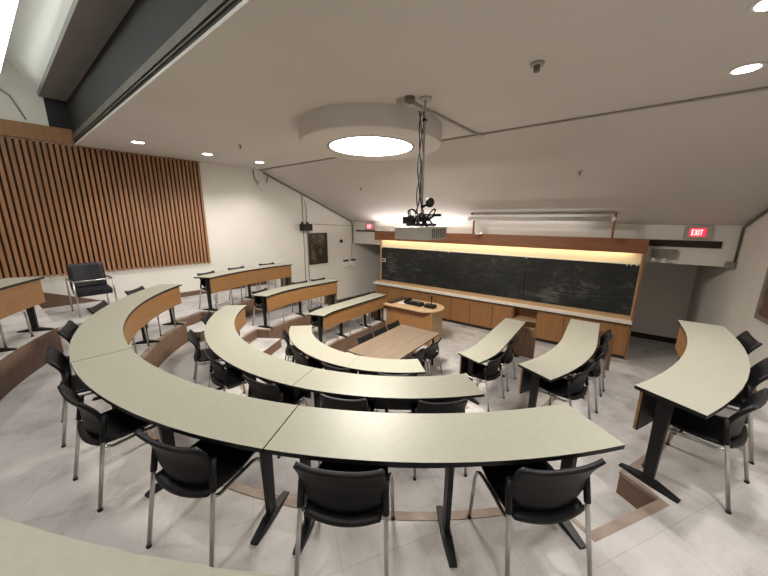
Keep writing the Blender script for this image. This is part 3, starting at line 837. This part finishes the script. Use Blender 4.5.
def wthing(name, label, cat, y, z, group=None):
    k = math.atan2(-.67 / 6.57, 1)          # direction of the wall normal into the room
    return thing(name, label, cat, on_left(y, 0, z), k, group)   # local +x into the room, local +y along the wall towards the board
t = wthing('round_speaker', 'small round white speaker high on the left wall', 'speaker', .58, 4.16)
MB().tube([(.002, 0, 0), (.05, 0, 0)], .115, 24).build('housing', M['white'], t); MB().tube([(.05, 0, 0), (.058, 0, 0)], .085, 24).build('grille', M['paper'], t)
t = wthing('wall_speaker', 'small black loudspeaker on the left wall conduits', 'loudspeaker', 1.90, 2.93)
MB().b2(.04, .26, -.17, .19, -.11, .11).build('cabinet', M['chair'], t, .01); MB().b2(.002, .04, -.05, .05, -.05, .05).build('bracket', M['black_metal'], t)
MB().b2(.08, .13, -.13, -.07, .111, .17).build('knob', M['chair'], t); MB().b2(.08, .13, .07, .13, .111, .17).build('knob', M['chair'], t)
MB().b2(.261, .268, -.14, .16, -.09, .09).build('grille', M['slat_back'], t)
t = wthing('framed_painting', 'dark framed old painting on the left wall', 'painting', 2.45, 2.19)
f = MB(); hw, hh = .39, .54
f.b2(.004, .05, -hw, -hw + .07, -hh, hh); f.b2(.004, .05, hw - .07, hw, -hh, hh); f.b2(.004, .05, -hw + .07, hw - .07, -hh, -hh + .08); f.b2(.004, .05, -hw + .07, hw - .07, hh - .08, hh)
f.build('frame', M['frame'], t, .005); MB().b2(.004, .02, -hw + .07, hw - .07, -hh + .08, hh - .08).build('canvas', M['canvas'], t)
t = wthing('thermostat', 'tiny dark wall sensor right of the painting', 'sensor', 3.5, 2.40); MB().b2(.002, .03, -.06, .06, -.06, .06).build('cover', M['frame'], t)
for y, l2 in ((3.68, 'left one of two small white dispensers with dark tops near the exit'), (4.05, 'right one of two small white dispensers with dark tops near the exit')):
    t = wthing('wall_dispenser', l2, 'dispenser', y, 1.55, 'wall dispensers'); MB().b2(.002, .09, -.10, .10, -.14, .07).build('body', M['white'], t, .008); MB().b2(.002, .10, -.10, .10, .071, .13).build('top', M['chair'], t)

# ------------------------------------------------------------------ header fittings, exit signs
FONT = {'E': ['1111', '1000', '1110', '1000', '1111'], 'X': ['1001', '0110', '0110', '0110', '1001'], 'I': ['010', '010', '010', '010', '010'], 'T': ['11111', '00100', '00100', '00100', '00100']}
def exit_sign(x, z, w, h, label):
    t = thing('exit_sign', label, 'sign', (x, 4.10, z), 0, 'exit signs')
    MB().b2(-w * .82, w * .82, -.06, -.002, -.05, h + .05).build('housing', M['sign_white'], t, .004)
    MB().b2(-w / 2, w / 2, -.066, -.0605, 0, h).build('face', M['exit_face'], t)
    lt = MB(); th = h * .70; z0 = h * .15; sw = w * .075
    def stroke(p, q):
        p = Vector((p[0], 0, p[1])); q = Vector((q[0], 0, q[1])); d = (q - p); n = Vector((-d.z, 0, d.x)).normalized() * sw / 2
        A = [p + n, q + n, q - n, p - n]
        lt.add([(v.x, -.072, v.z) for v in A] + [(v.x, -.0665, v.z) for v in A], [(0, 1, 2, 3), (7, 6, 5, 4), (0, 4, 5, 1), (1, 5, 6, 2), (2, 6, 7, 3), (3, 7, 4, 0)])
    u = w * .19; xs = -w * .38
    stroke((xs + sw / 2, z0), (xs + sw / 2, z0 + th))
    for q in (sw / 2, th / 2, th - sw / 2): stroke((xs, z0 + q), (xs + u * .8, z0 + q))
    x1 = xs + u * 1.12; stroke((x1, z0), (x1 + u * .85, z0 + th)); stroke((x1, z0 + th), (x1 + u * .85, z0))
    x2 = x1 + u * 1.25; stroke((x2, z0), (x2, z0 + th))
    x3 = x2 + u * .35; stroke((x3, z0 + th - sw / 2), (x3 + u * .9, z0 + th - sw / 2)); stroke((x3 + u * .45, z0), (x3 + u * .45, z0 + th))
    lt.build('letters', M['red_sign'], t)
exit_sign(4.66, 2.885, .24, .165, 'red exit sign over the right alcove')
exit_sign(-3.95, 2.87, .26, .17, 'red exit sign over the left alcove')
t = thing('track_and_shade_bar', 'long dark bar on the header under the right exit sign', 'bar', (4.48, 4.10, 2.66)); MB().b2(-.57, .57, -.03, -.002, 0, .14).build('bar', M['slat_back'], t)
t = thing('track_and_shade_bar', 'dark strip painting a shade line on the header under the left exit sign', 'bar', (-4.15, 4.10, 2.76)); MB().b2(-.5, .5, -.03, -.002, 0, .05).build('bar', M['slat_back'], t)  # thin dark strip stands in for a line of shade on this header
t = thing('emergency_light', 'small grey emergency light box at the header bottom by the board', 'emergency light', (4.22, 4.10, 2.36))
MB().b2(-.2, .2, -.07, -.002, .04, .24).build('box', M['pewter'], t, .005)
for x in (-.16, .02): MB().sphere((x, -.09, .01), .045).build('lamp_head', M['paper'], t)
# right wall corner conduit
rc = MB(); pts = [(5.27, 4.05, 2.36), (5.27, 4.05, 3.08), (wxr(3.4) - .03, 3.4, 3.37), (wxr(2) - .03, 2.0, 3.95)]
rc.tube(pts, .02, 8); tag(rc.build('corner_conduit', M['conduit_dark']), 'dark conduit in the right corner rising along the sloped ceiling', 'conduit')
t = thing('corner_box', 'small grey box at the foot of the right corner conduit', 'box', (5.22, 4.08, 2.30)); MB().box((0, -.03, .05), (.13, .09, .12)).build('box', M['pewter'], t, .004)
# framed picture on the right wall
t = thing('framed_picture', 'grey framed picture on the right wall at the photo edge', 'picture', (wxr(2.4), 2.4, 2.15), math.atan2(-.1, -1))
# local +x points into the room (-x world), local y along the wall
f = MB(); hw, hh = .46, .55
f.b2(.004, .05, -hw, -hw + .08, -hh, hh); f.b2(.004, .05, hw - .08, hw, -hh, hh); f.b2(.004, .05, -hw + .08, hw - .08, -hh, -hh + .08); f.b2(.004, .05, -hw + .08, hw - .08, hh - .08, hh)
f.build('frame', M['pewter'], t, .005); MB().b2(.004, .02, -hw + .08, hw - .08, -hh + .08, hh - .08).build('print', M['mat_board'], t)

# ------------------------------------------------------------------ fluorescents in the upper well
for y, l3 in ((-4.10, 'bright fluorescent strip light high in the upper left corner'), (-5.6, 'fluorescent strip light farther back in the upper well')):
    t = thing('fluorescent_strip', l3, 'strip light', (0, y, 5.45 if y > -5 else 5.65), 0, 'fluorescent strips')
    MB().b2(-5.2, 5.2, -.06, .06, .06, .10).build('housing', M['white'], t)
    MB().tube([(-5.15, -.035, .03), (5.15, -.035, .03)], .02, 10).build('tube', M['tube'], t); MB().tube([(-5.15, .035, .03), (5.15, .035, .03)], .02, 10).build('tube', M['tube'], t)
    c_ = MB()
    for i in range(10): c_.tube([(-4.8 + i * 1.05, 0, .10), (-4.8 + i * 1.05, 0, .38)], .008, 6)
    c_.build('hangers', M['chrome'], t)
wall_tube('wall_conduit', 'thin conduit curving on the wall in the upper left corner', [(-4.6, .02, 5.5), (-4.05, .02, 5.36), (-3.95, .02, 5.28), (-3.82, .02, 4.92)], .014, M['conduit'])

# ------------------------------------------------------------------ lights
def light(kind, name, loc, power, col, size=.2, rot=(0, 0, 0), **kw):
    l = bpy.data.lights.new(name, kind); l.energy = power; l.color = col
    if kind == 'AREA':
        l.shape = kw.get('shape', 'DISK'); l.size = size
        if 'size_y' in kw: l.size_y = kw['size_y']
        if 'spread' in kw: l.spread = rad(kw['spread'])
    elif kind == 'SPOT':
        l.spot_size = rad(kw.get('angle', 110)); l.spot_blend = kw.get('blend', .6); l.shadow_soft_size = size
    else: l.shadow_soft_size = size
    o = bpy.data.objects.new(name, l); COL.objects.link(o); o.location = loc; o.rotation_euler = rot
    return o
WARM = (1.0, .93, .83); NEU = (1.0, .94, .89)
light('AREA', 'drum_light', (-.06, -.70, 4.295), 165, WARM, 1.25)
for x in (-4.15, 4.0):
    for y in (-2.6, -1.36, -.15):
        light('SPOT', 'downlight_beam', (x, y, ZC - .03), 92 if x < 0 else 110, NEU, .09, angle=130, blend=.7)
for x in (-3.5, -1, 1.5, 4.2):
    light('SPOT', 'rear_downlight', (x, -5.2, 6.06), 120, NEU, .1, angle=120, blend=.7)
light('AREA', 'valance_down', (.2, 3.86, 2.58), 15, (1.0, .78, .48), 7.0, (rad(10), 0, 0), shape='RECTANGLE', size_y=.06)
light('AREA', 'valance_up', (-1.9, 3.86, 2.83), 26, (1.0, .96, .90), 3.2, (PI + rad(28), 0, 0), shape='RECTANGLE', size_y=.08)
light('AREA', 'valance_up_right', (1.3, 3.86, 2.83), 5, (1.0, .96, .90), 3.0, (PI + rad(20), 0, 0), shape='RECTANGLE', size_y=.08)

wld = bpy.data.worlds.new('world'); SC.world = wld; wld.use_nodes = True
wld.node_tree.nodes['Background'].inputs[0].default_value = (.5, .48, .45, 1); wld.node_tree.nodes['Background'].inputs[1].default_value = .05
vs = SC.view_settings
vs.view_transform = 'Standard'; vs.look = 'None'; vs.gamma = 1; vs.use_curve_mapping = False; vs.exposure = .55
